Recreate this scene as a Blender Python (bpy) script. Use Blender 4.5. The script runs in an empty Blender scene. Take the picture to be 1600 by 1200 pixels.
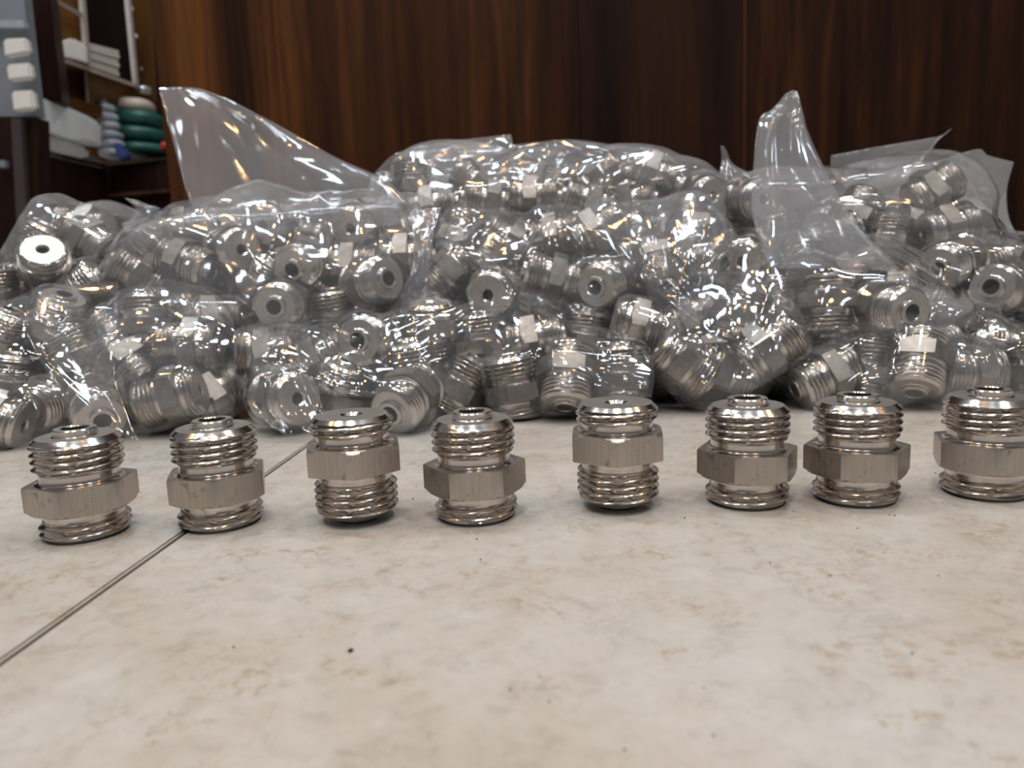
import bpy, bmesh, math, random
import numpy as np
from mathutils import Vector, Matrix

random.seed(7)
rng = np.random.default_rng(7)
scene = bpy.context.scene
COL = scene.collection
R = math.radians

# ------------------------------------------------------------------ camera
FPX = 1200.0                       # focal length in pixels of the 1600 x 1200 frame
CAM = Vector((0.0, 0.0, 0.088))
PITCH, ROLL = R(8.5), R(-2.3)
cam_data = bpy.data.cameras.new('camera')
cam_data.sensor_fit = 'HORIZONTAL'
cam_data.sensor_width = 36.0
cam_data.lens = 36.0 * FPX / 1600.0
cam_data.clip_start = 0.01
cam_data.clip_end = 50
cam_data.dof.use_dof = True
cam_data.dof.focus_distance = 0.315
cam_data.dof.aperture_fstop = 13.0
cam = bpy.data.objects.new('camera', cam_data)
COL.objects.link(cam)
CM = (Matrix.Rotation(R(90) - PITCH, 4, 'X') @ Matrix.Rotation(ROLL, 4, 'Z'))
cam.matrix_world = Matrix.Translation(CAM) @ CM
scene.camera = cam
CR = CM.to_3x3()
RIGHT, UP, BACK = CR.col[0].copy(), CR.col[1].copy(), CR.col[2].copy()

# ------------------------------------------------------------------ world, lights, exposure
vs = scene.view_settings
vs.view_transform = 'Standard'
vs.look = 'None'
vs.gamma = 1.0
vs.use_curve_mapping = False
vs.exposure = -0.05
scene.cycles.transparent_max_bounces = 24
scene.cycles.max_bounces = 6
scene.cycles.glossy_bounces = 4
scene.cycles.diffuse_bounces = 2
scene.cycles.adaptive_threshold = 0.03
scene.cycles.caustics_reflective = False
scene.cycles.caustics_refractive = False
scene.cycles.sample_clamp_indirect = 6.0

world = bpy.data.worlds.new('room_light')
scene.world = world
world.use_nodes = True
bg = world.node_tree.nodes['Background']
bg.inputs['Color'].default_value = (0.76, 0.79, 0.84, 1)
bg.inputs['Strength'].default_value = 0.20

def area(name, loc, sx, sy, power, color, target=None, shape='RECTANGLE'):
    l = bpy.data.lights.new(name, 'AREA')
    l.shape = shape
    l.size, l.size_y = sx, sy
    l.energy = power
    l.color = color
    o = bpy.data.objects.new(name, l)
    COL.objects.link(o)
    o.location = loc
    if target is not None:
        d = Vector(target) - Vector(loc)
        o.rotation_euler = d.to_track_quat('-Z', 'Y').to_euler()
    return o
COOL, WARM = (0.80, 0.91, 1.0), (1.0, 0.58, 0.25)
H = 2.35
# ceiling panels (cool white) and ceiling downlights (warm white)
for p in ((-0.95, -0.15, H), (0.0, -0.30, H), (0.95, -0.20, H), (-0.55, 0.75, H), (0.60, 0.80, H), (-0.6, -1.5, H), (0.65, -1.6, H), (-1.25, 1.05, H)):  # last panel is an added light that brightens the left shelf
    area('ceiling_panel', p, 0.30, 0.22, 10.4, COOL)
for p in ((-1.5, 0.35, H), (1.6, 0.45, H), (-0.45, -0.75, H), (0.50, -0.85, H), (0.05, 0.55, H)):
    area('ceiling_downlight', p, 0.14, 0.14, 5.0, WARM, shape='DISK')

# ------------------------------------------------------------------ helpers
def ray(px, py):
    return (RIGHT * ((px - 800.0) / FPX) + UP * (-(py - 600.0) / FPX) - BACK)

def at(px, py, Y):
    """point seen at pixel (px, py) whose world Y (distance from the camera over the floor) is Y"""
    d = ray(px, py)
    return CAM + d * (Y / d.y)

def on_floor(px, py, z=0.0):
    d = ray(px, py)
    return CAM + d * ((z - CAM.z) / d.z)

def link(o, parent=None):
    COL.objects.link(o)
    if parent is not None:
        o.parent = parent
    return o

def mesh_obj(name, me, parent=None, mat=None):
    if mat is not None and not me.materials:
        me.materials.append(mat)
    return link(bpy.data.objects.new(name, me), parent)

def from_bm(bm, name, mat=None, smooth=None):
    me = bpy.data.meshes.new(name)
    bm.normal_update()
    bm.to_mesh(me)
    bm.free()
    if smooth is not None:
        me.polygons.foreach_set('use_smooth', [True] * len(me.polygons))
        me.set_sharp_from_angle(angle=R(smooth))
    if mat:
        me.materials.append(mat)
    return me

def from_py(name, verts, faces, mat=None, smooth=None):
    me = bpy.data.meshes.new(name)
    me.from_pydata([tuple(v) for v in verts], [], faces)
    me.update()
    if smooth is not None:
        me.polygons.foreach_set('use_smooth', [True] * len(me.polygons))
        me.set_sharp_from_angle(angle=R(smooth))
    if mat:
        me.materials.append(mat)
    return me

def empty(name, loc=(0, 0, 0)):
    o = bpy.data.objects.new(name, None)
    o.empty_display_size = 0.01
    COL.objects.link(o)
    o.location = loc
    return o

def tag(o, label=None, cat=None, group=None, kind=None):
    if label: o['label'] = label
    if cat: o['category'] = cat
    if group: o['group'] = group
    if kind: o['kind'] = kind
    return o

# ------------------------------------------------------------------ materials
class NT:
    def __init__(self, name):
        self.m = bpy.data.materials.new(name)
        self.m.use_nodes = True
        self.t = self.m.node_tree
        self.bsdf = self.t.nodes.get('Principled BSDF')
        self.out = self.t.nodes.get('Material Output')
    def n(self, kind, **kw):
        nd = self.t.nodes.new(kind)
        for k, v in kw.items():
            if k in nd.inputs: nd.inputs[k].default_value = v
            else: setattr(nd, k, v)
        return nd
    def l(self, a, b):
        self.t.links.new(a, b)
    def coord(self, which='Object', scale=(1, 1, 1), rot=(0, 0, 0)):
        tc = self.n('ShaderNodeTexCoord')
        mp = self.n('ShaderNodeMapping')
        mp.inputs['Scale'].default_value = scale
        mp.inputs['Rotation'].default_value = rot
        self.l(tc.outputs[which], mp.inputs['Vector'])
        return mp.outputs['Vector']
    def noise(self, vec, scale, detail=4, rough=0.55, dist=0.0):
        nd = self.n('ShaderNodeTexNoise', Scale=scale, Detail=detail, Roughness=rough, Distortion=dist)
        self.l(vec, nd.inputs['Vector'])
        return nd.outputs['Fac']
    def ramp(self, fac, stops):
        nd = self.n('ShaderNodeValToRGB')
        cr = nd.color_ramp
        while len(cr.elements) < len(stops): cr.elements.new(0.5)
        for e, (p, c) in zip(cr.elements, stops):
            e.position = p
            e.color = c if len(c) == 4 else (*c, 1)
        self.l(fac, nd.inputs['Fac'])
        return nd.outputs['Color']
    def mix(self, fac, a, b, mode='MIX'):
        nd = self.n('ShaderNodeMix', data_type='RGBA', blend_type=mode)
        for sock, v in ((nd.inputs[0], fac), (nd.inputs[6], a), (nd.inputs[7], b)):
            if hasattr(v, 'links'): self.l(v, sock)
            elif isinstance(v, (int, float)): sock.default_value = v
            else: sock.default_value = v if len(v) == 4 else (*v, 1)
        return nd.outputs[2]
    def bump(self, h, strength=0.3, dist=0.001):
        nd = self.n('ShaderNodeBump', Strength=strength, Distance=dist)
        self.l(h, nd.inputs['Height'])
        self.l(nd.outputs['Normal'], self.bsdf.inputs['Normal'])
    def set(self, **kw):
        for k, v in kw.items():
            k = k.replace('_', ' ')
            s = self.bsdf.inputs[k]
            if hasattr(v, 'links'): self.l(v, s)
            else: s.default_value = v if not (isinstance(v, tuple) and len(v) == 3) else (*v, 1)

def plain(name, col, rough=0.5, metal=0.0, var=0.15, scale=60.0, coat=0.0):
    t = NT(name)
    f = t.noise(t.coord('Object'), scale, 3)
    c = t.mix(f, tuple(x * (1 - var) for x in col), tuple(min(1, x * (1 + var)) for x in col))
    t.set(Base_Color=c, Roughness=rough, Metallic=metal, Coat_Weight=coat)
    return t.m

def mat_turned():
    t = NT('turned_steel')
    v = t.coord('Object', (20, 20, 4200))
    f = t.noise(v, 1.0, 3, 0.6)
    v2 = t.coord('Object', (1, 1, 1))
    g = t.noise(v2, 160, 4, 0.6)
    c = t.ramp(g, [(0.25, (0.52, 0.47, 0.425)), (0.7, (0.70, 0.66, 0.62))])
    t.set(Base_Color=c, Metallic=1.0)
    t.set(Roughness=t.ramp(f, [(0.2, (0.10,) * 3), (0.8, (0.24,) * 3)]))
    t.bump(f, 0.05, 0.0002)
    return t.m

def mat_milled():
    t = NT('milled_steel')
    v = t.coord('Object', (1500, 1500, 45))
    f = t.noise(v, 1.0, 4, 0.65)
    g = t.noise(t.coord('Object'), 110, 4, 0.65)
    c1 = t.ramp(f, [(0.2, (0.40, 0.355, 0.31)), (0.75, (0.58, 0.53, 0.475))])
    c = t.mix(t.ramp(g, [(0.30, (1,) * 3), (0.42, (0,) * 3)]), c1, (0.22, 0.19, 0.16))
    t.set(Base_Color=c, Metallic=1.0)
    t.set(Roughness=t.ramp(f, [(0.2, (0.30,) * 3), (0.8, (0.44,) * 3)]))
    t.bump(f, 0.15, 0.0002)
    return t.m

def mat_heap(name, lo, hi, rough):
    t = NT(name)
    g = t.noise(t.coord('Object'), 150, 2, 0.6)
    t.set(Base_Color=t.ramp(g, [(0.3, lo), (0.7, hi)]), Metallic=1.0, Roughness=rough)
    return t.m

def mat_film(name, haze, rough):
    """clear polyethylene: mostly see-through, a little milky, glossy by Fresnel"""
    t = NT(name)
    t.t.nodes.remove(t.bsdf)
    tr = t.n('ShaderNodeBsdfTransparent'); tr.inputs['Color'].default_value = (0.985, 0.985, 0.99, 1)
    df = t.n('ShaderNodeBsdfDiffuse'); df.inputs['Color'].default_value = (0.86, 0.86, 0.88, 1)
    tl = t.n('ShaderNodeBsdfTranslucent'); tl.inputs['Color'].default_value = (0.86, 0.86, 0.88, 1)
    gl = t.n('ShaderNodeBsdfGlossy', Roughness=rough); gl.inputs['Color'].default_value = (1, 1, 1, 1)
    mh = t.n('ShaderNodeMixShader'); mh.inputs[0].default_value = 0.5
    t.l(df.outputs[0], mh.inputs[1]); t.l(tl.outputs[0], mh.inputs[2])
    m1 = t.n('ShaderNodeMixShader')
    m1.inputs[0].default_value = haze; t.l(tr.outputs[0], m1.inputs[1]); t.l(mh.outputs[0], m1.inputs[2])
    fr = t.n('ShaderNodeFresnel', IOR=1.5)
    geo = t.n('ShaderNodeNewGeometry')
    ior = t.n('ShaderNodeMapRange'); ior.inputs['To Min'].default_value = 1.5; ior.inputs['To Max'].default_value = 1 / 1.5   # same film from both sides
    t.l(geo.outputs['Backfacing'], ior.inputs['Value']); t.l(ior.outputs[0], fr.inputs['IOR'])
    fm = t.n('ShaderNodeMath', operation='MULTIPLY'); fm.inputs[1].default_value = 1.3
    fm.use_clamp = True
    t.l(fr.outputs[0], fm.inputs[0])
    m2 = t.n('ShaderNodeMixShader')
    t.l(fm.outputs[0], m2.inputs[0]); t.l(m1.outputs[0], m2.inputs[1]); t.l(gl.outputs[0], m2.inputs[2])
    t.l(m2.outputs[0], t.out.inputs['Surface'])
    return t.m

def mat_marble():
    t = NT('beige_marble_tile')
    v = t.coord('Object')
    big = t.noise(v, 13, 5, 0.62, 0.3)
    mid = t.noise(v, 52, 6, 0.68, 0.35)
    fine = t.noise(v, 260, 4, 0.7, 0.3)
    c = t.ramp(big, [(0.28, (0.502, 0.430, 0.357)), (0.5, (0.579, 0.517, 0.450)), (0.75, (0.613, 0.580, 0.544))])
    c = t.mix(t.ramp(mid, [(0.55, (0,) * 3), (0.70, (0.6,) * 3)]), c, (0.635, 0.598, 0.552))
    # tan speckled patches
    sp = t.n('ShaderNodeMath', operation='MULTIPLY')
    t.l(t.ramp(fine, [(0.50, (0,) * 3), (0.60, (1,) * 3)]), sp.inputs[0])
    t.l(t.ramp(mid, [(0.36, (1,) * 3), (0.50, (0,) * 3)]), sp.inputs[1])
    c = t.mix(sp.outputs[0], c, (0.47, 0.37, 0.275))
    # grey-green clouds
    gg = t.noise(v, 6.5, 3, 0.5, 0.4)
    c = t.mix(t.ramp(gg, [(0.56, (0,) * 3), (0.78, (0.55,) * 3)]), c, (0.482, 0.502, 0.491))
    # thin veins
    vn = t.n('ShaderNodeTexVoronoi', Scale=9.0); vn.feature = 'DISTANCE_TO_EDGE'
    wob = t.mix(0.06, v, t.n('ShaderNodeTexNoise', Scale=22.0).outputs['Color'])
    t.l(wob, vn.inputs['Vector'])
    vein = t.ramp(vn.outputs['Distance'], [(0.0, (1,) * 3), (0.012, (0,) * 3)])
    vm = t.n('ShaderNodeMath', operation='MULTIPLY'); t.l(vein, vm.inputs[0])
    t.l(t.ramp(big, [(0.45, (0,) * 3), (0.65, (0.7,) * 3)]), vm.inputs[1])
    c = t.mix(vm.outputs[0], c, (0.482, 0.393, 0.304))
    mot = t.noise(v, 115, 5, 0.7, 0.6)
    c = t.mix(1.0, c, t.ramp(mot, [(0.32, (0.80, 0.785, 0.765)), (0.48, (0.93, 0.93, 0.925)), (0.68, (0.985, 0.985, 0.985))]), 'MULTIPLY')
    t.set(Base_Color=c, Roughness=t.ramp(mid, [(0.3, (0.17,) * 3), (0.7, (0.25,) * 3)]), Specular_IOR_Level=0.45)
    return t.m

def mat_wood(name, dark, midc, light, seed=0.0, scale=1.0, rough=0.32, zs=0.05, warp=1.6):
    t = NT(name)
    v = t.coord('Object', (1.0, 1.0, zs))
    off = t.n('ShaderNodeVectorMath', operation='ADD'); off.inputs[1].default_value = (seed, seed * 0.7, seed * 0.3)
    t.l(v, off.inputs[0]); v = off.outputs[0]
    a = t.noise(v, 9 * scale, 6, 0.6, warp)
    b = t.noise(v, 75 * scale, 4, 0.6, 0.6)
    f = t.mix(0.28, a, b)
    c = t.ramp(f, [(0.34, dark), (0.5, midc), (0.66, light)])
    t.set(Base_Color=c, Roughness=rough, Specular_IOR_Level=0.10)
    return t.m

M_TURNED, M_MILLED = mat_turned(), mat_milled()
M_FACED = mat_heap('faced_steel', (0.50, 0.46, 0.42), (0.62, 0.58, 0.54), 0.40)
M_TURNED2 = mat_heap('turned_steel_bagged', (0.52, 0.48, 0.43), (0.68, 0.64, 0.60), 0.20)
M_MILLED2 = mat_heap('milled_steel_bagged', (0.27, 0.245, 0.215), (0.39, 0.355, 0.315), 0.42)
M_FILM = mat_film('clear_film', 0.075, 0.07)
M_FLAP = mat_film('clear_film_slack', 0.18, 0.09)
M_DENSE = mat_film('milky_film', 0.27, 0.09)
M_TILE = mat_marble()
M_GROUT = plain('grout', (0.085, 0.072, 0.06), 0.9)
M_BORE = plain('bore_shade', (0.035, 0.03, 0.027), 0.6, 0.0)  # near-black colour stands in for the shade inside the steel holes
M_SPECK = plain('dirt_speck', (0.035, 0.028, 0.022), 0.9)

# ------------------------------------------------------------------ floor of marble tiles
def build_floor():
    base = mesh_obj('floor', from_py('floor', [(-4, -2.5, -0.0011), (4, -2.5, -0.0011), (4, 4.5, -0.0011), (-4, 4.5, -0.0011),
                                              (-4, -2.5, -0.03), (4, -2.5, -0.03), (4, 4.5, -0.03), (-4, 4.5, -0.03)],
                                     [(0, 1, 2, 3), (7, 6, 5, 4), (0, 4, 5, 1), (1, 5, 6, 2), (2, 6, 7, 3), (3, 7, 4, 0)]), mat=M_GROUT)
    tag(base, kind='structure')
    p1, p2 = on_floor(0, 1035), on_floor(492, 687)
    u = (p2 - p1).normalized(); w = Vector((u.y, -u.x, 0))        # w points right of the joint
    S, G = 0.60, 0.0020
    bm = bmesh.new()
    bmesh.ops.create_cube(bm, size=1.0)
    for vv in bm.verts:
        vv.co = Vector((vv.co.x * (S - G), vv.co.y * (S - G), vv.co.z * 0.012))
    bmesh.ops.bevel(bm, geom=[e for e in bm.edges], offset=0.0007, segments=2, affect='EDGES')
    me = from_bm(bm, 'tile', M_TILE, 40)
    ang = math.atan2(w.y, w.x)
    o0 = p1 + u * ((0.70 - p1.y) / u.y - 2 * S)                     # cross joints fall under the heap and behind the camera
    for i in range(-3, 4):
        for j in range(-2, 5):
            c = o0 + w * (S * (i + 0.5)) + u * (S * (j + 0.5))
            if abs(c.x) > 2.6 or c.y < -1.0 or c.y > 3.0: continue
            t = mesh_obj('tile', me, base)
            t.location = (c.x, c.y, -0.006)
            t.rotation_euler = (0, 0, ang + (0 if (i + j) % 2 == 0 else math.pi))
build_floor()

# ------------------------------------------------------------------ wooden panel behind the heap
YW = 0.98
def slab(name, pts, thick, mat, parent=None, bevel=0.0):
    """polygon of points with a real thickness (vector)"""
    pts = [Vector(p) for p in pts]
    n = len(pts); th = Vector(thick)
    verts = pts + [p + th for p in pts]
    faces = [tuple(range(n)), tuple(range(2 * n - 1, n - 1, -1))] + [(i, i + n, (i + 1) % n + n, (i + 1) % n) for i in range(n)]
    bm = bmesh.new()
    vv = [bm.verts.new(v) for v in verts]
    for f in faces: bm.faces.new([vv[i] for i in f])
    bmesh.ops.recalc_face_normals(bm, faces=bm.faces)
    if bevel: bmesh.ops.bevel(bm, geom=list(bm.edges), offset=bevel, segments=2, affect='EDGES')
    return mesh_obj(name, from_bm(bm, name, mat, 35), parent)

def build_back_panel():
    w = empty('wall_back', (0.3, YW, 0)); tag(w, kind='structure')
    xl = at(284, 330, YW).x
    x1, x2 = at(905, 120, YW).x, at(1163, 120, YW).x
    mats = [mat_wood('rosewood_veneer', (0.014, 0.005, 0.0022), (0.050, 0.017, 0.0055), (0.13, 0.047, 0.012), 0.0, 1.0, 0.5),
            mat_wood('rosewood_veneer_dark', (0.010, 0.004, 0.0022), (0.019, 0.0072, 0.0038), (0.036, 0.014, 0.006), 3.1, 1.0, 0.5),
            mat_wood('rosewood_veneer_figured', (0.009, 0.0037, 0.002), (0.026, 0.0092, 0.0038), (0.075, 0.027, 0.0075), 7.7, 1.1, 0.5, 0.075, 2.2)]
    for a, b, m in ((xl, x1, mats[0]), (x1 + .0006, x2, mats[1]), (x2 + .0006, 1.35, mats[2])):
        o = slab('board', [(a, YW, 0), (b, YW, 0), (b, YW, 1.1), (a, YW, 1.1)], (0, 0.02, 0), m, None, 0.0006)
        o.parent = w; o.matrix_parent_inverse = Matrix.Translation(-Vector(w.location))
    m = mat_wood('lipping', (0.03, 0.011, 0.004), (0.06, 0.022, 0.007), (0.09, 0.036, 0.011), 1.0, 1.0, 0.5)
    o = slab('edge_lipping', [(xl - 0.012, YW + .001, 0), (xl - .0004, YW + .001, 0), (xl - .0004, YW + .001, 1.1), (xl - 0.012, YW + .001, 1.1)], (0, 0.018, 0), m)
    o.parent = w; o.matrix_parent_inverse = Matrix.Translation(-Vector(w.location))
    o = slab('seam_strip', [(x2 - .0022, YW - .0012, 0), (x2 + .0022, YW - .0012, 0), (x2 + .0022, YW - .0012, 1.1), (x2 - .0022, YW - .0012, 1.1)], (0, 0.0011, 0), m)
    o.parent = w; o.matrix_parent_inverse = Matrix.Translation(-Vector(w.location))
build_back_panel()

# ------------------------------------------------------------------ fitting meshes (metres, axis = z, short end at 0)
MM = 0.001
L_SHORT, L_HEX, L_LONG, L_BOSS = 10.0, 10.0, 16.0, 2.6
L_ALL = L_SHORT + L_HEX + L_LONG + L_BOSS      # 38.6
PITCHT = 2.6

def lathe_grid(name, zs, rfun, seg, mat, cap_first=None, cap_last=None, smooth=35, zfun=None, open_first=False, open_last=False, facing=None):
    verts, faces = [], []
    for z in zs:
        for k in range(seg):
            th = 2 * math.pi * k / seg
            r = rfun(z, th)
            verts.append((r * math.cos(th) * MM, r * math.sin(th) * MM, (zfun(z, th) if zfun else z) * MM))
    for i in range(len(zs) - 1):
        for k in range(seg):
            a, b = i * seg + k, i * seg + (k + 1) % seg
            faces.append((a, b, b + seg, a + seg))
    def rings(last, spec):
        base = (len(zs) - 1) * seg if last else 0
        for (r, z) in spec:
            st = len(verts)
            for k in range(seg):
                th = 2 * math.pi * k / seg
                verts.append((r * math.cos(th) * MM, r * math.sin(th) * MM, z * MM))
            for k in range(seg):
                a, b = base + k, base + (k + 1) % seg
                c, d = st + (k + 1) % seg, st + k
                faces.append((a, b, c, d) if last else (d, c, b, a))
            base = st
        if not (open_last if last else open_first):
            faces.append(tuple(range(base, base + seg)) if last else tuple(range(base + seg - 1, base - 1, -1)))
    if cap_first: rings(False, cap_first)
    if cap_last: rings(True, cap_last)
    me = from_py(name, verts, faces, mat, smooth)
    if facing is not None:
        me.materials.append(facing)
        nb = (len(zs) - 1) * seg
        for p in me.polygons:
            if nb <= p.index < nb + seg: p.material_index = 1
    return me

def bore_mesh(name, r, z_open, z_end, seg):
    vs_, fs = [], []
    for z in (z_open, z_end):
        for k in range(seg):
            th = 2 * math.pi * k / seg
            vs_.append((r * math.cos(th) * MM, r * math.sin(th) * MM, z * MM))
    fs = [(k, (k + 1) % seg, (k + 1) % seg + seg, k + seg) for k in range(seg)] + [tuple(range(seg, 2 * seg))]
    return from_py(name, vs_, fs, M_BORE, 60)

def thread_r(z, th, z0, z1, neck0, neck1, sign=1):
    """helical ridge between z0 and z1, run-outs to the neck radius"""
    ph = ((z / PITCHT - sign * th / (2 * math.pi)) % 1.0)
    ridge = 0.5 + 0.5 * math.cos(2 * math.pi * ph)
    return 12.95 + 2.05 * ridge ** 0.7

def make_fitting_meshes(seg, per_pitch, tagn, M_TURNED, M_MILLED):
    # long end: neck, threads, chamfer, flat face
    z0 = L_SHORT + L_HEX
    zl = z0 + L_LONG
    def r_long(z, th):
        h = z - z0
        if h < 0.9: return 13.0 + 1.6 * (1 - h / 0.9) ** 2          # fillet at the hexagon
        if h < 3.4: return 13.0
        if h < zl - z0 - 2.0:
            r = thread_r(z, th, 0, 0, 0, 0)
            k = min(1.0, (h - 3.4) / 1.2)
            return 13.0 * (1 - k) + r * k
        k = (h - (L_LONG - 2.0)) / 2.0
        rc = 14.9 - 2.2 * max(0, k)
        return min(rc, max(thread_r(z, th, 0, 0, 0, 0), 14.4)) if k < 0.25 else rc
    n = int((L_LONG - 5.4) / PITCHT * per_pitch)
    zs = [z0, z0 + .3, z0 + .6, z0 + .9, z0 + 2.1, z0 + 3.4] + [z0 + 3.4 + (L_LONG - 5.4) * (i + 1) / n for i in range(n)] + [zl - 1.5, zl - .8, zl]
    long_ = lathe_grid('threaded_end_long' + tagn, zs, r_long, seg, M_TURNED, None, [(7.2, zl + .02)], 32, open_last=True, facing=M_FACED)
    # short end: flat face with small countersunk hole, chamfer, threads, neck
    def r_short(z, th):
        if z < 1.9:
            k = 1 - z / 1.9
            rc = 14.9 - 1.9 * k
            return rc if k > .25 else min(rc, max(thread_r(z, th, 0, 0, 0, 0), 14.4))
        h = L_SHORT - z
        if h < 0.9: return 13.0 + 1.6 * (1 - h / 0.9) ** 2
        if h < 3.0: return 13.0
        r = thread_r(z, th, 0, 0, 0, 0)
        k = min(1.0, (h - 3.0) / 1.2)
        return 13.0 * (1 - k) + r * k
    n = int((L_SHORT - 4.9) / PITCHT * per_pitch)
    zs = [0, .7, 1.4] + [1.9 + (L_SHORT - 4.9) * i / n for i in range(n + 1)] + [L_SHORT - 2, L_SHORT - .9, L_SHORT - .6, L_SHORT - .3, L_SHORT]
    short_ = lathe_grid('threaded_end_short' + tagn, zs, r_short, seg, M_TURNED, [(4.2, -0.01), (3.1, 1.1)], None, 32, open_first=True, facing=M_FACED)
    # boss with bore
    zb = zl + L_BOSS
    zs = [zl, zl + .35, zb - .35, zb]
    boss = lathe_grid('boss' + tagn, zs, lambda z, th: {0: 7.7, 1: 7.15, 2: 7.15, 3: 6.8}[zs.index(z)], seg, M_TURNED, None,
                      [(4.9, zb), (4.6, zb - .4)], 30, open_last=True, facing=M_FACED)
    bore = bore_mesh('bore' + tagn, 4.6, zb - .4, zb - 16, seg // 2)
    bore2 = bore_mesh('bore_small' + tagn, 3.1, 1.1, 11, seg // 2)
    # hexagon collar, lightly chamfered on the short side
    AF = 16.0
    def hexr(th):
        t = (th + math.pi / 6) % (math.pi / 3) - math.pi / 6
        return AF / math.cos(t)
    hs = 48
    def r_hex(z, th):
        r = hexr(th)
        h = z - L_SHORT
        return min(r, 16.7 + h * 1.6, 18.2 + (L_HEX - h) * 0.8)
    zs = [L_SHORT, L_SHORT + .4, L_SHORT + .8, L_SHORT + 1.15, z0 - .45, z0]
    hexm = lathe_grid('hex_collar' + tagn, zs, r_hex, hs, M_MILLED, [(12.5, L_SHORT)], [(12.5, z0)], 20)
    return [('hex_collar', [hexm]), ('threaded_end', [long_]), ('threaded_end', [short_, bore2]), ('nozzle_boss', [boss, bore])]

HI = make_fitting_meshes(72, 10, '', M_TURNED, M_MILLED)
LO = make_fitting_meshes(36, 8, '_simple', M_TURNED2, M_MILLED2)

def fitting(meshes, mat, label, cat='pipe fitting', group=None):
    """mat: 4x4 matrix for the fitting frame (origin = short face centre, z towards the boss)"""
    root = empty('threaded_fitting')
    root.matrix_world = mat
    for nm, subs in meshes:
        o = link(bpy.data.objects.new(nm, subs[0]), root)
        for me in subs[1:]: link(bpy.data.objects.new('bore', me), o)
    tag(root, label, cat, group)
    return root

def frame(axis, spin, center, centered=True):
    z = Vector(axis).normalized()
    a = Vector((0, 0, 1)) if abs(z.z) < 0.9 else Vector((0, 1, 0))
    x = a.cross(z).normalized(); y = z.cross(x)
    m = Matrix((x, y, z)).transposed().to_4x4() @ Matrix.Rotation(spin, 4, 'Z')
    o = Vector(center) - (z * (L_ALL * MM / 2) if centered else Vector())
    return Matrix.Translation(o) @ m

# the eight fittings stood in a row on the tile: (base px, base py, boss up?, hexagon turn, lean label)
ROW = [
    (137, 831, True, 6, 'leftmost steel fitting of the front row, boss up, left of the dark tile joint'),
    (347, 815, True, 25, 'second steel fitting from the left in the front row, boss up, over the tile joint'),
    (560, 808, False, 29, 'third steel fitting from the left in the front row, flat end with small hole up'),
    (745, 804, True, 1, 'fourth steel fitting from the left in the front row, wide hexagon face to the front'),
    (966, 788, False, 31, 'fifth front-row steel fitting from the left, flat end up, its boss on the tile'),
    (1167, 781, True, 17, 'sixth front-row steel fitting from the left, boss up, scratched right hexagon face'),
    (1336, 777, True, 15, 'seventh front-row steel fitting from the left, boss up, beside the rightmost one'),
    (1538, 768, True, -19, 'rightmost steel fitting of the front row, cut by the right photo edge'),
]
for i, (px, py, up, phi, lab) in enumerate(ROW):
    p = on_floor(px, py)
    view = math.atan2(CAM.y - p.y, CAM.x - p.x)              # direction to the camera
    face = view + R(phi)                                       # where the middle hexagon face points
    if up:
        m = Matrix.Translation(p) @ Matrix.Rotation(face, 4, 'Z')
    else:
        m = Matrix.Translation(p + Vector((0, 0, L_ALL * MM))) @ Matrix.Rotation(face, 4, 'Z') @ Matrix.Rotation(math.pi, 4, 'X')
    fitting(HI, m, lab, group='fittings stood in a row on the tile')

# ------------------------------------------------------------------ the heap: bagged fittings
def surf_Y(px, py):
    """distance of the heap's front face at a pixel: the heap leans back as it rises"""
    Y = 0.47
    for _ in range(12):
        z = at(px, py, Y).z
        Y = 0.452 + 1.15 * max(0.0, z - 0.018)
    return Y

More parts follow.
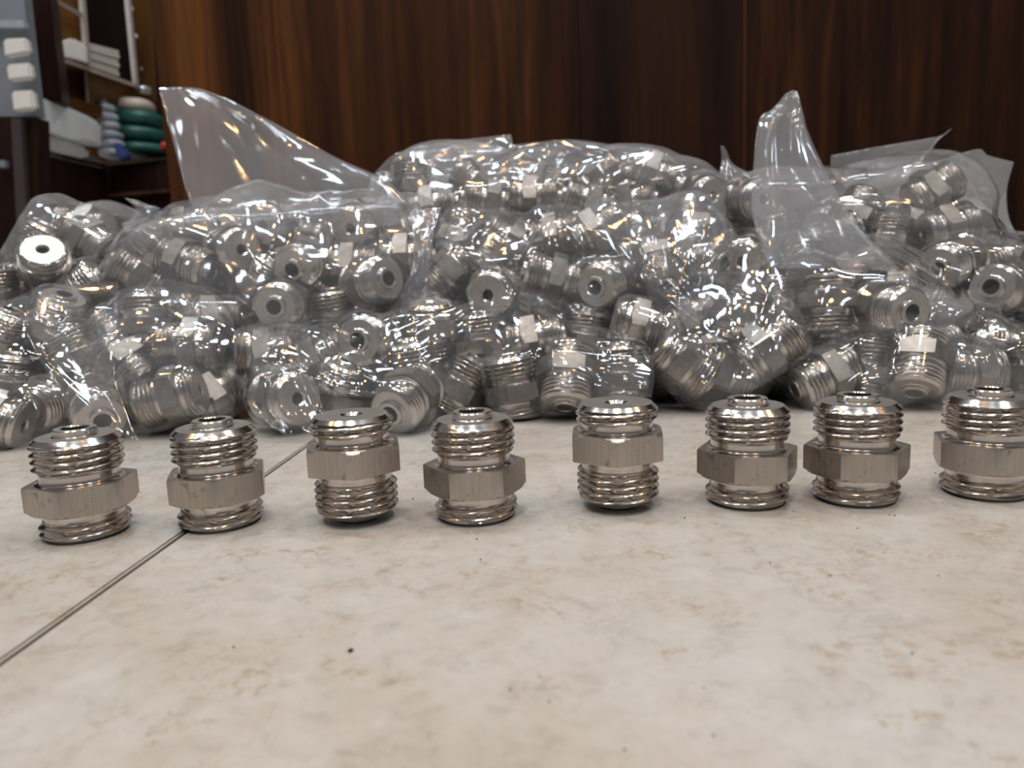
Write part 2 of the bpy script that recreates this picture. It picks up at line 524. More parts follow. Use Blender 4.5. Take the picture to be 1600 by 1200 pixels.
# seen fittings: bag, px, py, image angle of the boss end (deg), tilt of the boss end towards the camera (deg), depth shift
SEEN = [
 ('A', 95, 505, 78, 25, 0), ('A', 28, 528, 70, 10, 0), ('A', 80, 605, 200, 55, 0), ('A', 22, 662, 165, 8, -.012),
 ('A', 160, 650, 290, 62, -.004), ('A', 120, 565, 120, 5, .006), ('A', 15, 592, 80, 0, .01),
 ('B', 292, 556, 180, 2, 0), ('B', 200, 572, -42, 0, 0), ('B', 228, 506, 92, 0, .008), ('B', 272, 622, 196, 5, -.004),
 ('B', 328, 502, 0, -30, .012), ('B', 335, 610, 30, -30, .02), ('B', 172, 520, 140, 0, .01), ('B', 270, 470, 20, 0, .012),
 ('C', 72, 424, -80, -52, -.004), ('C', 124, 440, 40, 5, 0), ('C', 18, 452, 100, 10, 0),
 ('D', 112, 366, 170, 0, 0), ('D', 156, 384, -30, 10, 0), ('D', 72, 392, 60, 0, 0),
 ('E', 444, 474, 200, 74, -.006), ('E', 496, 422, 215, 66, -.004), ('E', 216, 432, 150, 20, 0), ('E', 300, 420, -20, 12, 0),
 ('E', 345, 405, 180, -60, 0), ('E', 392, 425, 60, 10, .01), ('E', 562, 408, 0, 4, 0), ('E', 630, 415, 2, 0, 0),
 ('E', 578, 465, 10, 52, -.004), ('E', 540, 482, 100, 10, .008), ('E', 550, 366, 40, -66, 0), ('E', 425, 366, 0, -70, .006),
 ('E', 632, 362, 30, 5, 0), ('E', 300, 376, 10, 0, .004), ('E', 488, 362, 170, 10, .004), ('E', 245, 390, 50, 0, .004), ('E', 365, 372, 130, 5, .01),
 ('F', 448, 620, 175, -58, -.010), ('F', 582, 560, 185, 68, -.006), ('F', 680, 525, -88, -18, 0), ('F', 664, 582, 100, 10, 0),
 ('F', 640, 622, 222, 52, -.008), ('F', 505, 566, 30, 5, .01), ('F', 425, 558, 0, -20, .012), ('F', 745, 548, 95, 0, .008),
 ('F', 535, 625, 70, 10, .016), ('F', 620, 500, 20, 0, .012), ('F', 705, 620, 60, 0, .02),
 ('G', 880, 592, -94, 24, -.008), ('G', 966, 585, 92, 0, -.002), ('G', 800, 600, 100, 4, 0), ('G', 832, 540, 10, 0, .014),
 ('G', 905, 525, 80, 0, .02), ('G', 770, 462, 20, -72, -.002),
 ('H', 702, 420, 222, 0, 0), ('H', 866, 434, 166, 2, -.004), ('H', 942, 444, 200, 62, -.004), ('H', 1030, 418, -62, 42, -.008),
 ('H', 1095, 412, 0, 48, -.004), ('H', 760, 400, 60, 10, .004), ('H', 1082, 345, 92, -20, 0), ('H', 930, 360, 30, 0, 0),
 ('H', 868, 356, 10, 10, .004), ('H', 985, 365, 120, 0, .006), ('H', 800, 368, 150, 0, .008), ('H', 735, 365, 70, -10, .006),
 ('I', 655, 300, 92, 0, 0), ('I', 700, 318, 10, 5, 0), ('I', 752, 328, 170, 10, 0), ('I', 830, 322, 0, 3, 0), ('I', 935, 290, 40, 0, 0),
 ('I', 978, 305, 10, 20, 0), ('I', 1028, 296, -20, 5, 0), ('I', 1072, 298, 180, -60, 0), ('I', 880, 300, 70, 0, .006),
 ('I', 742, 292, 140, 0, .006), ('I', 910, 318, 160, 0, 0),
 ('J', 1004, 510, -15, 3, -.004), ('J', 1082, 572, -36, 0, 0), ('J', 1168, 402, 30, -68, .004), ('J', 1140, 486, 68, 5, 0),
 ('J', 1188, 556, 35, 5, -.004), ('J', 1090, 500, 20, 0, .016), ('J', 1140, 610, -20, 0, .016), ('J', 1215, 480, 100, 0, .008),
 ('K', 1288, 492, -90, 2, -.014), ('K', 1268, 420, 90, 5, 0), ('K', 1384, 494, -8, 58, -.024), ('K', 1335, 430, 30, 10, .008),
 ('K', 1235, 545, 60, 0, .010), ('K', 1330, 545, 10, 0, .014), ('K', 1420, 440, 40, 0, .012),
 ('L', 1286, 602, 205, 4, -.002), ('L', 1414, 575, -98, 26, -.006), ('L', 1500, 594, 180, 2, -.004), ('L', 1592, 598, 90, 0, 0),
 ('L', 1362, 592, 80, 0, .014), ('L', 1470, 545, 20, 0, .014), ('L', 1550, 545, 160, 0, .012),
 ('M', 1556, 455, 160, 70, -.004), ('M', 1492, 436, 205, 46, 0), ('M', 1545, 412, 10, 0, .008), ('M', 1600, 420, 70, 0, .01), ('M', 1470, 482, 150, 0, .014),
 ('M', 1595, 500, 100, 0, .008),
 ('N', 1166, 322, 190, -58, 0), ('N', 1462, 332, 30, 5, 0), ('N', 1412, 352, 170, -10, .004), ('N', 1362, 352, 60, 0, .004), ('N', 1236, 364, 100, 0, .006),
 ('N', 1300, 366, 20, 10, .006), ('N', 1500, 352, 140, 0, .004), ('N', 1480, 372, 10, 0, .004), ('N', 1385, 378, 80, 0, .008),
]
cen, axs, wts, bag = [], [], [], []
for b, px, py, a, t, dy in SEEN:
    c = at(px, py, surf_Y(px, py) + dy)
    c.z = max(c.z, 0.0165)
    d = ray(px, py).normalized()
    ax = (RIGHT * math.cos(R(a)) + UP * math.sin(R(a))) * math.cos(R(t)) - d * math.sin(R(t))
    cen.append(c); axs.append(ax.normalized()); wts.append(0.22); bag.append(b)
NS = len(cen)
# the layer right behind, seen through the gaps
for row, py in enumerate((300, 350, 400, 450, 500, 550, 600)):
    for k in range(19):
        px = -40 + k * 92 + (46 if row % 2 else 0) + random.uniform(-14, 14)
        if row == 0: continue
        if row == 1 and (px < 600 or 1110 < px < 1180): continue
        if row == 2 and px < 210: continue
        if row in (1, 2) and px > 1500: continue
        if row == 3 and px < 150: continue
        c = at(px, py, surf_Y(px, py) + 0.036 + random.uniform(0, .012))
        if c.z < 0.0165: c.z = 0.0165
        v = Vector((random.gauss(0, 1), random.gauss(0, .7), random.gauss(0, .6))).normalized()
        cen.append(c); axs.append(v); wts.append(1.0); bag.append(None)
P = np.array([tuple(c) for c in cen]); A = np.array([tuple(a) for a in axs]); W = np.array(wts)
N = len(P)
for i in range(NS, N):
    d = np.linalg.norm(P[:NS] - P[i], axis=1)
    bag[i] = bag[int(np.argmin(d))]
# push overlapping fittings apart (three balls each)
OFF = np.array([-0.0065, 0.0, 0.0065]); RAD = np.array([0.0152, 0.0176, 0.0152])
own = np.repeat(np.arange(N), 3); rad = np.tile(RAD, N)
rs = rad[:, None] + rad[None, :]
same = own[:, None] == own[None, :]
P0 = P.copy()
for it in range(90):
    S = (P[:, None, :] + A[:, None, :] * OFF[None, :, None]).reshape(-1, 3)
    D = S[:, None, :] - S[None, :, :]
    dist = np.sqrt((D ** 2).sum(-1)) + 1e-9
    pen = rs - dist
    pen[same] = 0
    pen[pen < 0] = 0
    w = W[own]
    share = w[:, None] / (w[:, None] + w[None, :])
    mv = (D / dist[..., None] * (pen * share)[..., None])
    cnt = (pen > 0).sum(1) + 1e-9
    mv = mv.sum(1) / np.maximum(cnt, 1)[:, None] * 0.9
    tot = mv.reshape(N, 3, 3).sum(1) / 2.0
    P += tot
    P[:NS] += (P0[:NS] - P[:NS]) * 0.05
    need = 0.0165 + 0.003 * np.abs(A[:, 2])
    P[:, 2] = np.maximum(P[:, 2], need)
    P[:, 1] = np.minimum(P[:, 1], YW - 0.04)

BAG_NAME = {
 'A': 'lowest at the left photo edge', 'B': 'rounded, behind the second row fitting',
 'C': 'halfway up the left photo edge', 'D': 'small and domed, top left of the heap',
 'E': 'long, with the big raised film flap at left', 'F': 'low, behind the third and fourth row fittings',
 'G': 'small and low, behind the fifth row fitting', 'H': 'central, its film drawn to a low point',
 'I': 'crowning the middle of the heap', 'J': 'sagging behind the sixth row fitting',
 'K': 'with the tallest peaked film corner', 'L': 'lowest at right behind the last row fittings',
 'M': 'at the right photo edge with shiny film roll', 'N': 'at top right with two torn film corners',
}
BAG_FIT = {
 'A': 'lowest left bag', 'B': 'rounded front left bag', 'C': 'middle left bag', 'D': 'domed top left bag',
 'E': 'long left bag', 'F': 'low centre left bag', 'G': 'small low centre bag', 'H': 'pointed central bag',
 'I': 'topmost centre bag', 'J': 'sagging centre right bag', 'K': 'tall peaked bag', 'L': 'lowest right bag',
 'M': 'right edge bag', 'N': 'torn top right bag',
}
ORD = ['first', 'second', 'third', 'fourth', 'fifth', 'sixth', 'seventh', 'eighth', 'ninth', 'tenth', 'eleventh', 'twelfth',
       'thirteenth', 'fourteenth', 'fifteenth', 'sixteenth', 'seventeenth', 'eighteenth']
SPECIAL = {
 ('C', 72): 'steel fitting in the middle left bag, small-holed pale flat face turned up',
 ('E', 444): 'steel fitting in the long bag, bored boss facing forward, lower of two side by side',
 ('E', 496): 'steel fitting in the long bag, bored boss facing forward, upper of two side by side',
 ('F', 448): 'steel fitting low behind the third row fitting, flat small-holed face forward',
 ('F', 582): 'steel fitting in the low centre left bag, bored boss facing forward',
 ('F', 680): 'steel fitting standing upright in the low bag behind the fourth row fitting',
 ('G', 880): 'upright steel fitting with bright hexagon face directly behind the fifth row fitting',
 ('H', 866): 'sideways steel fitting in the central bag, hexagon crossed by a bright film crease',
 ('H', 942): 'steel fitting in the central bag, dark bore facing forward, right of the sideways one',
 ('H', 1030): 'steel fitting in the central bag with its hexagon lit orange by lamps',
 ('J', 1004): 'sideways steel fitting above the fifth row fitting, uppermost in the sagging bag',
 ('K', 1290): 'upright steel fitting in the peaked bag, left of the one with the forward bore',
 ('K', 1380): 'steel fitting in the peaked bag, pale boss and dark bore turned to the viewer',
 ('L', 1286): 'slanting steel fitting on the tile between the sixth and seventh row fittings',
 ('L', 1414): 'large upright steel fitting between and behind the seventh and rightmost row fittings',
 ('L', 1500): 'sideways steel fitting behind the rightmost row fitting',
 ('M', 1556): 'steel fitting at the right photo edge, wide dark bore facing forward',
 ('B', 292): 'sideways steel fitting with many threads in the rounded bag at front left',
 ('B', 272): 'slanting steel fitting just above the second row fitting, bright hexagon face',
 ('A', 22): 'steel fitting lying on its side at the lower left photo edge',
 ('A', 160): 'steel fitting with dark bore between and behind the two leftmost row fittings',
}
CYL = {}
RANK = {}
for b in BAG_FIT:
    mem = sorted((SEEN[i][1], i) for i in range(NS) if SEEN[i][0] == b)
    for k, (_, i) in enumerate(mem): RANK[i] = k
    deep = sorted((float(P[i][0] / P[i][1]), i) for i in range(NS, N) if bag[i] == b)
    for k, (_, i) in enumerate(deep): RANK[i] = k
def pose_word(i):
    v = (P[i] - np.array(CAM)); v /= np.linalg.norm(v)
    e = -float(v @ A[i])
    if e > 0.70: return 'boss-forward steel fitting'
    if e < -0.70: return 'flat-end-forward steel fitting'
    u = abs(float(np.array(UP) @ A[i]))
    return 'upright steel fitting' if u > 0.85 else ('sideways steel fitting' if u < 0.4 else 'slanting steel fitting')
for i in range(N):
    m = frame(A[i], random.uniform(0, 6.28), P[i])
    lab = SPECIAL.get((SEEN[i][0], SEEN[i][1])) if i < NS else 'buried steel fitting, %s from left among the rear ones in the %s' % (ORD[RANK[i]], BAG_FIT[bag[i]])
    if lab is None:
        lab = '%s, %s from left among the front ones in the %s' % (pose_word(i), ORD[RANK[i]], BAG_FIT[bag[i]])
    grp = ('fittings at the front of the ' if i < NS else 'fittings deep in the ') + BAG_FIT[bag[i]]
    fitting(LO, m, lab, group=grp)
    CYL.setdefault(bag[i], []).append(i)

# ------------------------------------------------------------------ bag films: a closed sheet shrunk onto its fittings
def ico(sub):
    bm = bmesh.new()
    bmesh.ops.create_icosphere(bm, subdivisions=sub, radius=1.0)
    v = np.array([tuple(x.co) for x in bm.verts])
    e = np.array([(x.verts[0].index, x.verts[1].index) for x in bm.edges])
    f = [tuple(l.index for l in x.verts) for x in bm.faces]
    bm.free()
    return v, e, f
IV, IE, IFC = ico(6)
def fib(n):
    k = np.arange(n) + 0.5
    ph = np.arccos(1 - 2 * k / n); th = math.pi * (1 + 5 ** .5) * k
    return np.stack([np.cos(th) * np.sin(ph), np.sin(th) * np.sin(ph), np.cos(ph)], 1)
FN = fib(150)
HL, CRD = L_ALL * MM / 2 + 0.0012, 0.0186

def shrink_bag(idx, seed, iters=24, slack=1.03, sag=0.8, loose=0.003):
    g = np.random.default_rng(seed)
    c_, a_ = P[idx], A[idx]
    ctr = c_.mean(0)
    # tangent planes of the packed cylinders -> taut hull with flat facets
    n = FN + g.normal(0, 0.10, FN.shape); n /= np.linalg.norm(n, axis=1)[:, None]
    na = n @ a_.T
    h = ((c_ - ctr) @ n.T).T + np.abs(na) * HL + np.sqrt(np.maximum(0, 1 - na ** 2)) * CRD
    h = h.max(1) + loose
    dn = IV @ n.T
    r = np.where(dn > 0.05, h[None, :] / np.maximum(dn, 0.05), 1e3).min(1)
    X = ctr + IV * r[:, None]
    i0, i1 = IE[:, 0], IE[:, 1]
    nv = len(X)
    # sharp-edged folds running over the sheet
    k = np.concatenate([g.normal(0, 1, (4, 3)) * 24, g.normal(0, 1, (4, 3)) * 60, g.normal(0, 1, (4, 3)) * 130])
    amp = np.array([.0060] * 4 + [.0013] * 4 + [.00018] * 4)
    ph = g.uniform(0, 6.28, 12)
    warp = 0.005 * np.stack([np.sin(X @ (g.normal(0, 1, 3) * 40) + g.uniform(0, 6)) for _ in range(3)], 1)
    fold = np.zeros(nv)
    for q in range(12):
        fold += amp[q] * (np.abs(np.sin((X + warp) @ k[q] + ph[q])) - 0.75)
    X = X + IV * fold[:, None]
    X[:, 2] = np.maximum(X[:, 2], 0.0006)
    L0 = np.linalg.norm(X[i0] - X[i1], axis=1) * slack
    deg = np.bincount(i0, minlength=nv) + np.bincount(i1, minlength=nv)
    for it in range(iters):
        d = ctr - X
        d /= np.linalg.norm(d, axis=1)[:, None] + 1e-9
        step = 0.00045 * sag
        X = X + d * step
        X[:, 2] -= 0.00015 * sag
        dd = X[i1] - X[i0]
        l = np.linalg.norm(dd, axis=1) + 1e-12
        cor = dd * ((l - L0) / l * 0.5)[:, None]
        cor[l < L0] *= 0.4
        mv = np.empty_like(X)
        for ax in range(3):
            mv[:, ax] = np.bincount(i0, cor[:, ax], nv) - np.bincount(i1, cor[:, ax], nv)
        X += mv / deg[:, None] * 1.6
        # stay outside every fitting
        for ci, ai in zip(c_, a_):
            v = X - ci
            t = v @ ai
            near = np.nonzero(np.abs(t) < HL)[0]
            if not len(near): continue
            tn = t[near]
            rv = v[near] - tn[:, None] * ai
            rho = np.sqrt((rv * rv).sum(1)) + 1e-9
            ins = rho < CRD
            if not ins.any(): continue
            ii = near[ins]; rv = rv[ins]; rho = rho[ins]; tn = tn[ins]
            dr = CRD - rho; dt = HL - np.abs(tn)
            rad_ = dr < dt
            X[ii] += np.where(rad_[:, None], rv / rho[:, None] * dr[:, None], np.sign(tn)[:, None] * ai * dt[:, None])
        X[:, 2] = np.maximum(X[:, 2], 0.0006)
    for _ in range(3):                                   # film does not follow every thread
        sm = np.empty_like(X)
        for ax in range(3):
            sm[:, ax] = np.bincount(i0, X[i1, ax], nv) + np.bincount(i1, X[i0, ax], nv)
        X = X * 0.45 + sm / deg[:, None] * 0.55
    return X

BAG_LABEL = {k: 'clear bag of steel fittings, ' + v for k, v in BAG_NAME.items()}
BAGS = {}
for bi, (b, idx) in enumerate(sorted(CYL.items())):
    front = [i for i in idx]
    X = shrink_bag(front, 100 + bi, 18, 1.03, 0.5, 0.006) if b in 'DEIKMN' else shrink_bag(front, 100 + bi)
    root = empty('plastic_bag', tuple(X.mean(0) * np.array([1, 1, 0])))
    tag(root, BAG_LABEL[b], 'plastic bag', 'bags in the heap')
    fa = np.array(IFC)
    fn = np.cross(X[fa[:, 1]] - X[fa[:, 0]], X[fa[:, 2]] - X[fa[:, 0]])
    fn /= np.linalg.norm(fn, axis=1)[:, None] + 1e-15
    keep = [f for f, k_ in zip(IFC, ~((fn[:, 1] > 0.35) & (fn[:, 2] < 0.5))) if k_]     # the rear lies against the other bags
    me = from_py('bag_film', X - np.array(root.location), keep, M_FLAP if b in 'DEHIN' else M_FILM, 180)
    o = mesh_obj('film', me, root)
    BAGS[b] = root

# ------------------------------------------------------------------ slack film: bag mouths, corners and folds standing off the heap
def catmull(p, n):
    p = np.asarray(p, float)
    if len(p) == 2:
        t = np.linspace(0, 1, n)[:, None]
        return p[0] * (1 - t) + p[1] * t
    q = np.vstack([2 * p[0] - p[1], p, 2 * p[-1] - p[-2]])
    s_ = np.linspace(0, len(p) - 1, n)
    i = np.minimum(s_.astype(int), len(p) - 2); t = (s_ - i)[:, None]
    a, b, c, d = q[i], q[i + 1], q[i + 2], q[i + 3]
    return 0.5 * ((2 * b) + (-a + c) * t + (2 * a - 5 * b + 4 * c - d) * t ** 2 + (-a + 3 * b - 3 * c + d) * t ** 3)

def flap(b, rows, seed, amp=0.0022, puff=0.004, mat=None, nu=56, nv=48, freq=1.0):
    """two sheets of film lofted through rows of (px, py, distance), closed round the rim, with sharp creases"""
    g = np.random.default_rng(seed)
    grid = []
    for r in rows:
        pts = [tuple(at(*q)) for q in r]
        grid.append(catmull(pts, nu))
    grid = np.array(grid)
    full = np.stack([catmull(grid[:, k], nv) for k in range(nu)], 1)      # nv x nu x 3
    U, V = np.meshgrid(np.linspace(0, 1, nu), np.linspace(0, 1, nv))
    du = np.gradient(full, axis=1); dv = np.gradient(full, axis=0)
    nrm = np.cross(du, dv); nrm /= np.linalg.norm(nrm, axis=2)[..., None] + 1e-12
    vecc = full.mean((0, 1)) - np.array(CAM)
    if (nrm.mean((0, 1)) @ vecc) > 0: nrm = -nrm                             # towards the viewer
    rim = np.minimum(np.minimum(U, 1 - U), np.minimum(V, 1 - V))
    soft = np.clip(rim * 6, 0, 1)
    sheets = []
    for side in (1, -1):
        d = np.zeros_like(U)
        for q in range(5):
            an = g.normal(0, 0.9); fq = g.uniform(3, 7) * freq
            w = 0.09 * np.sin(U * g.uniform(2, 5) + g.uniform(0, 6)) * np.sin(V * g.uniform(2, 5) + g.uniform(0, 6))
            ph = (U + w * .4) * math.cos(an) * fq + (V + w * .4) * math.sin(an) * fq + g.uniform(0, 6)
            d += (np.abs(np.sin(ph)) - 0.6) * g.uniform(0.3, 1.0)
        for q in range(5):
            an = g.normal(0, 1.2); fq = g.uniform(9, 20) * freq
            w = 0.10 * np.sin(U * g.uniform(2, 6) + g.uniform(0, 6)) * np.sin(V * g.uniform(2, 6) + g.uniform(0, 6))
            ph = (U + w * .5) * math.cos(an) * fq + (V + w * .5) * math.sin(an) * fq + g.uniform(0, 6)
            msk = np.clip(np.sin(U * g.uniform(2, 6) + g.uniform(0, 6)) + np.sin(V * g.uniform(2, 6) + g.uniform(0, 6)), 0, 1)
            d += (np.abs(np.sin(ph)) - 0.6) * g.uniform(0.06, 0.15) * msk
        d *= amp / 2
        common = puff * np.sqrt(np.clip(rim * 2, 0, 1)) * side * 0.5
        sheets.append(full + nrm * ((d * (0.25 + 0.75 * soft) if side == 1 else d * soft) + common)[..., None])
    Z = np.concatenate([x.reshape(-1, 3) for x in sheets])
    Z[:, 2] = np.maximum(Z[:, 2], 0.0005)
    F = []
    n1 = nu * nv
    one = mat is M_FILM
    if one: Z = Z[:n1]
    for j in range(nv - 1):
        for i in range(nu - 1):
            a = j * nu + i
            F.append((a, a + 1, a + nu + 1, a + nu))
            if not one: F.append((n1 + a, n1 + a + nu, n1 + a + nu + 1, n1 + a + 1))
    ring = [i for i in range(nu)] + [j * nu + nu - 1 for j in range(1, nv)] + [(nv - 1) * nu + i for i in range(nu - 2, -1, -1)] + [j * nu for j in range(nv - 2, 0, -1)]
    for k in range(0 if one else len(ring)):
        a, c = ring[k], ring[(k + 1) % len(ring)]
        F.append((a, n1 + a, n1 + c, c))
    root = BAGS[b]
    return mesh_obj('film_flap', from_py('film_flap', Z - np.array(root.location), F, mat or M_FLAP, 180), root)

def yrow(pts, Y):
    return [(x, y, Y) for x, y in pts]
flap('E', [yrow([(248, 138), (275, 136), (300, 137), (318, 140)], .615), yrow([(262, 190), (320, 180), (370, 178), (425, 190)], .605),
           yrow([(280, 258), (360, 250), (440, 240), (520, 243)], .595), yrow([(303, 330), (400, 315), (500, 290), (600, 280)], .58),
           yrow([(340, 360), (430, 345), (530, 330), (640, 318)], .565)], 1, .0055, .006, freq=1.1)
flap('K', [yrow([(1232, 146), (1237, 141), (1243, 142)], .555), yrow([(1206, 171), (1230, 165), (1253, 175)], .55), yrow([(1186, 188), (1225, 190), (1263, 206)], .545),
           yrow([(1177, 260), (1230, 255), (1288, 262)], .535), yrow([(1176, 335), (1250, 335), (1335, 345)], .52), yrow([(1200, 420), (1300, 420), (1410, 425)], .50)], 2, .005, .010, M_DENSE)
flap('N', [yrow([(1298, 243), (1380, 228), (1465, 213), (1488, 200)], .66), yrow([(1300, 268), (1370, 262), (1428, 252), (1464, 222)], .66),
           yrow([(1325, 300), (1375, 302), (1405, 288), (1442, 254)], .655), yrow([(1330, 345), (1370, 345), (1410, 335), (1445, 310)], .65)], 3, .004, .004, M_DENSE)
flap('N', [yrow([(1437, 258), (1480, 247), (1528, 233), (1545, 243), (1584, 253)], .645), yrow([(1440, 300), (1490, 295), (1535, 290), (1558, 295), (1573, 300)], .64),
           yrow([(1440, 345), (1500, 345), (1540, 342), (1560, 342), (1578, 345)], .63), yrow([(1450, 390), (1500, 390), (1545, 388), (1575, 386), (1600, 380)], .62)], 4, .004, .004, M_DENSE)
flap('M', [yrow([(1330, 374), (1470, 371), (1615, 378)], .600), yrow([(1322, 384), (1470, 382), (1615, 390)], .575), yrow([(1322, 402), (1470, 400), (1615, 408)], .568),
           yrow([(1330, 424), (1470, 426), (1615, 430)], .590)], 5, .0016, .003)
flap('K', [yrow([(1398, 425), (1450, 450), (1522, 477)], .462), yrow([(1420, 470), (1468, 485), (1514, 487)], .455), yrow([(1430, 522), (1462, 518), (1484, 509)], .458)], 6, .003)
flap('M', [yrow([(1522, 478), (1562, 492), (1615, 508)], .47), yrow([(1540, 497), (1578, 520), (1615, 540)], .465), yrow([(1562, 520), (1592, 548), (1615, 572)], .462)], 7, .002, .002, M_FILM)
flap('D', [yrow([(195, 308), (199, 311), (204, 316)], .60), yrow([(212, 330), (235, 326), (264, 330)], .60), yrow([(190, 356), (230, 352), (275, 345)], .59)], 8, .002)
flap('I', [yrow([(580, 276), (622, 238), (700, 221), (799, 210)], .665), yrow([(575, 305), (640, 275), (720, 262), (804, 240)], .655), yrow([(580, 340), (650, 325), (730, 315), (805, 300)], .645)], 9, .0045, .008)
flap('I', [yrow([(798, 227), (890, 218), (970, 228), (1035, 236), (1064, 264)], .67), yrow([(800, 270), (880, 265), (960, 268), (1030, 272), (1076, 287)], .66),
           yrow([(800, 315), (880, 315), (960, 312), (1040, 312), (1092, 312)], .645)], 10, .0045, .008)
flap('N', [yrow([(1126, 228), (1131, 229), (1136, 237)], .63), yrow([(1127, 252), (1137, 253), (1148, 260)], .63), yrow([(1120, 290), (1150, 284), (1190, 275)], .62)], 11, .0015, .003)
flap('I', [yrow([(1080, 268), (1105, 264), (1126, 276)], .64), yrow([(1078, 280), (1103, 282), (1128, 288)], .64), yrow([(1090, 300), (1110, 305), (1126, 300)], .64)], 12, .0015, .006)
flap('B', [yrow([(168, 472), (215, 446), (270, 437), (330, 456), (356, 478)], .468), yrow([(150, 520), (215, 510), (270, 505), (330, 508), (367, 515)], .440),
           yrow([(135, 565), (215, 565), (270, 565), (330, 565), (368, 575)], .428), yrow([(135, 610), (210, 635), (270, 650), (330, 645), (358, 630)], .424)], 13, .004, .004, M_FILM)
flap('E', [yrow([(640, 330), (665, 325), (690, 322)], .535), yrow([(645, 380), (662, 382), (677, 370)], .52), yrow([(640, 430), (656, 440), (668, 440)], .51), yrow([(588, 506), (635, 515), (666, 472)], .50)], 14, .002, .003)
flap('E', [yrow([(190, 348), (300, 328), (450, 318), (620, 305)], .565), yrow([(193, 362), (300, 346), (450, 336), (625, 322)], .548), yrow([(200, 392), (300, 380), (450, 366), (645, 348)], .55)], 15, .002, .006)
flap('F', [yrow([(600, 520), (670, 495), (743, 468)], .452), yrow([(595, 575), (670, 560), (735, 515)], .440), yrow([(630, 645), (690, 620), (718, 570)], .432)], 16, .003, .004, M_FILM)
flap('G', [yrow([(860, 545), (940, 552), (1018, 556)], .438), yrow([(862, 590), (945, 598), (1023, 590)], .428), yrow([(900, 625), (965, 622), (1018, 620)], .424)], 17, .003, .004, M_FILM)
flap('F', [yrow([(390, 575), (430, 570), (490, 590)], .424), yrow([(392, 630), (440, 640), (505, 640)], .415), yrow([(425, 668), (465, 686), (500, 672)], .405)], 18, .003, .003, M_FILM)
flap('H', [yrow([(930, 350), (1040, 318), (1132, 300)], .525), yrow([(985, 420), (1055, 408), (1136, 385)], .495), yrow([(1042, 470), (1078, 468), (1124, 455)], .475), yrow([(1088, 502), (1094, 505), (1101, 500)], .462)], 19, .006, .004, M_FILM, freq=1.4)
flap('A', [yrow([(15, 470), (60, 452), (185, 440)], .47), yrow([(40, 520), (75, 538), (185, 520)], .445), yrow([(78, 590), (112, 600), (180, 590)], .425), yrow([(148, 690), (182, 680), (216, 689)], .405)], 20, .004, .004, M_FILM)
flap('D', [yrow([(38, 385), (70, 335), (105, 318), (150, 330), (195, 362)], .61), yrow([(40, 400), (80, 365), (115, 352), (150, 360), (195, 385)], .59)], 22, .003, .004, M_FILM)
flap('J', [yrow([(1040, 480), (1130, 430), (1215, 400)], .485), yrow([(1060, 540), (1140, 520), (1225, 480)], .45), yrow([(1100, 600), (1160, 615), (1230, 580)], .43)], 23, .005, .004, M_FILM)
flap('L', [yrow([(1360, 540), (1440, 535), (1520, 522), (1600, 545)], .455), yrow([(1350, 590), (1430, 590), (1520, 580), (1600, 600)], .432), yrow([(1350, 640), (1430, 652), (1520, 640), (1600, 640)], .424)], 24, .003, .004, M_FILM)

flap('H', [yrow([(672, 330), (760, 345), (850, 352), (940, 335)], .60), yrow([(680, 365), (760, 372), (840, 372), (930, 350)], .57), yrow([(690, 402), (750, 394), (800, 387), (850, 374)], .555)], 26, .004, .004, M_FLAP)
flap('H', [yrow([(930, 350), (1000, 318), (1060, 306), (1130, 300)], .575), yrow([(900, 390), (990, 360), (1060, 345), (1135, 340)], .55), yrow([(880, 430), (960, 402), (1050, 382), (1138, 390)], .53)], 27, .004, .004, M_FILM)
flap('F', [yrow([(385, 515), (450, 505), (530, 520), (600, 540)], .475), yrow([(390, 560), (450, 560), (530, 575), (600, 590)], .447), yrow([(400, 602), (450, 608), (520, 618), (590, 622)], .437)], 28, .004, .004, M_FILM)

# ------------------------------------------------------------------ shelving in the left background
W_DARK = mat_wood('dark_polished_wood', (0.012, 0.006, 0.005), (0.022, 0.010, 0.008), (0.040, 0.017, 0.012), 2.0, 0.6, 0.3)
W_ORANGE = mat_wood('orange_plywood', (0.10, 0.044, 0.011), (0.145, 0.066, 0.018), (0.19, 0.09, 0.027), 5.0, 0.6, 0.45)
W_EDGE = plain('pale_edge_band', (0.50, 0.45, 0.42), 0.4)
M_WHITE = plain('white_packing', (0.86, 0.89, 0.90), 0.35, var=0.1, scale=20)
M_PAPER = plain('white_paper', (0.74, 0.72, 0.68), 0.7, var=0.06, scale=40)
M_GREY = plain('grey_glass', (0.22, 0.24, 0.27), 0.2, var=0.3, scale=9)
M_GREEN = plain('green_cloth', (0.012, 0.085, 0.066), 0.4, var=0.4, scale=25)
M_BEIGE = plain('beige_cloth', (0.45, 0.38, 0.31), 0.5, var=0.15, scale=15)
M_BLUEW = plain('blue_white_wrap', (0.36, 0.40, 0.47), 0.25, var=0.5, scale=35)
M_BLUE = plain('blue_film', (0.04, 0.07, 0.22), 0.25, var=0.4, scale=30)
M_RED = plain('red_plastic', (0.45, 0.03, 0.03), 0.4)
BACKV = (-0.10, 0.25, 0)

far = slab('wall_left', [(-4, 2.9, 0), (0.6, 2.9, 0), (0.6, 2.9, 2.4), (-4, 2.9, 2.4)], (0, .1, 0), plain('brown_wall', (0.05, 0.035, 0.028), 0.8))
tag(far, kind='structure')

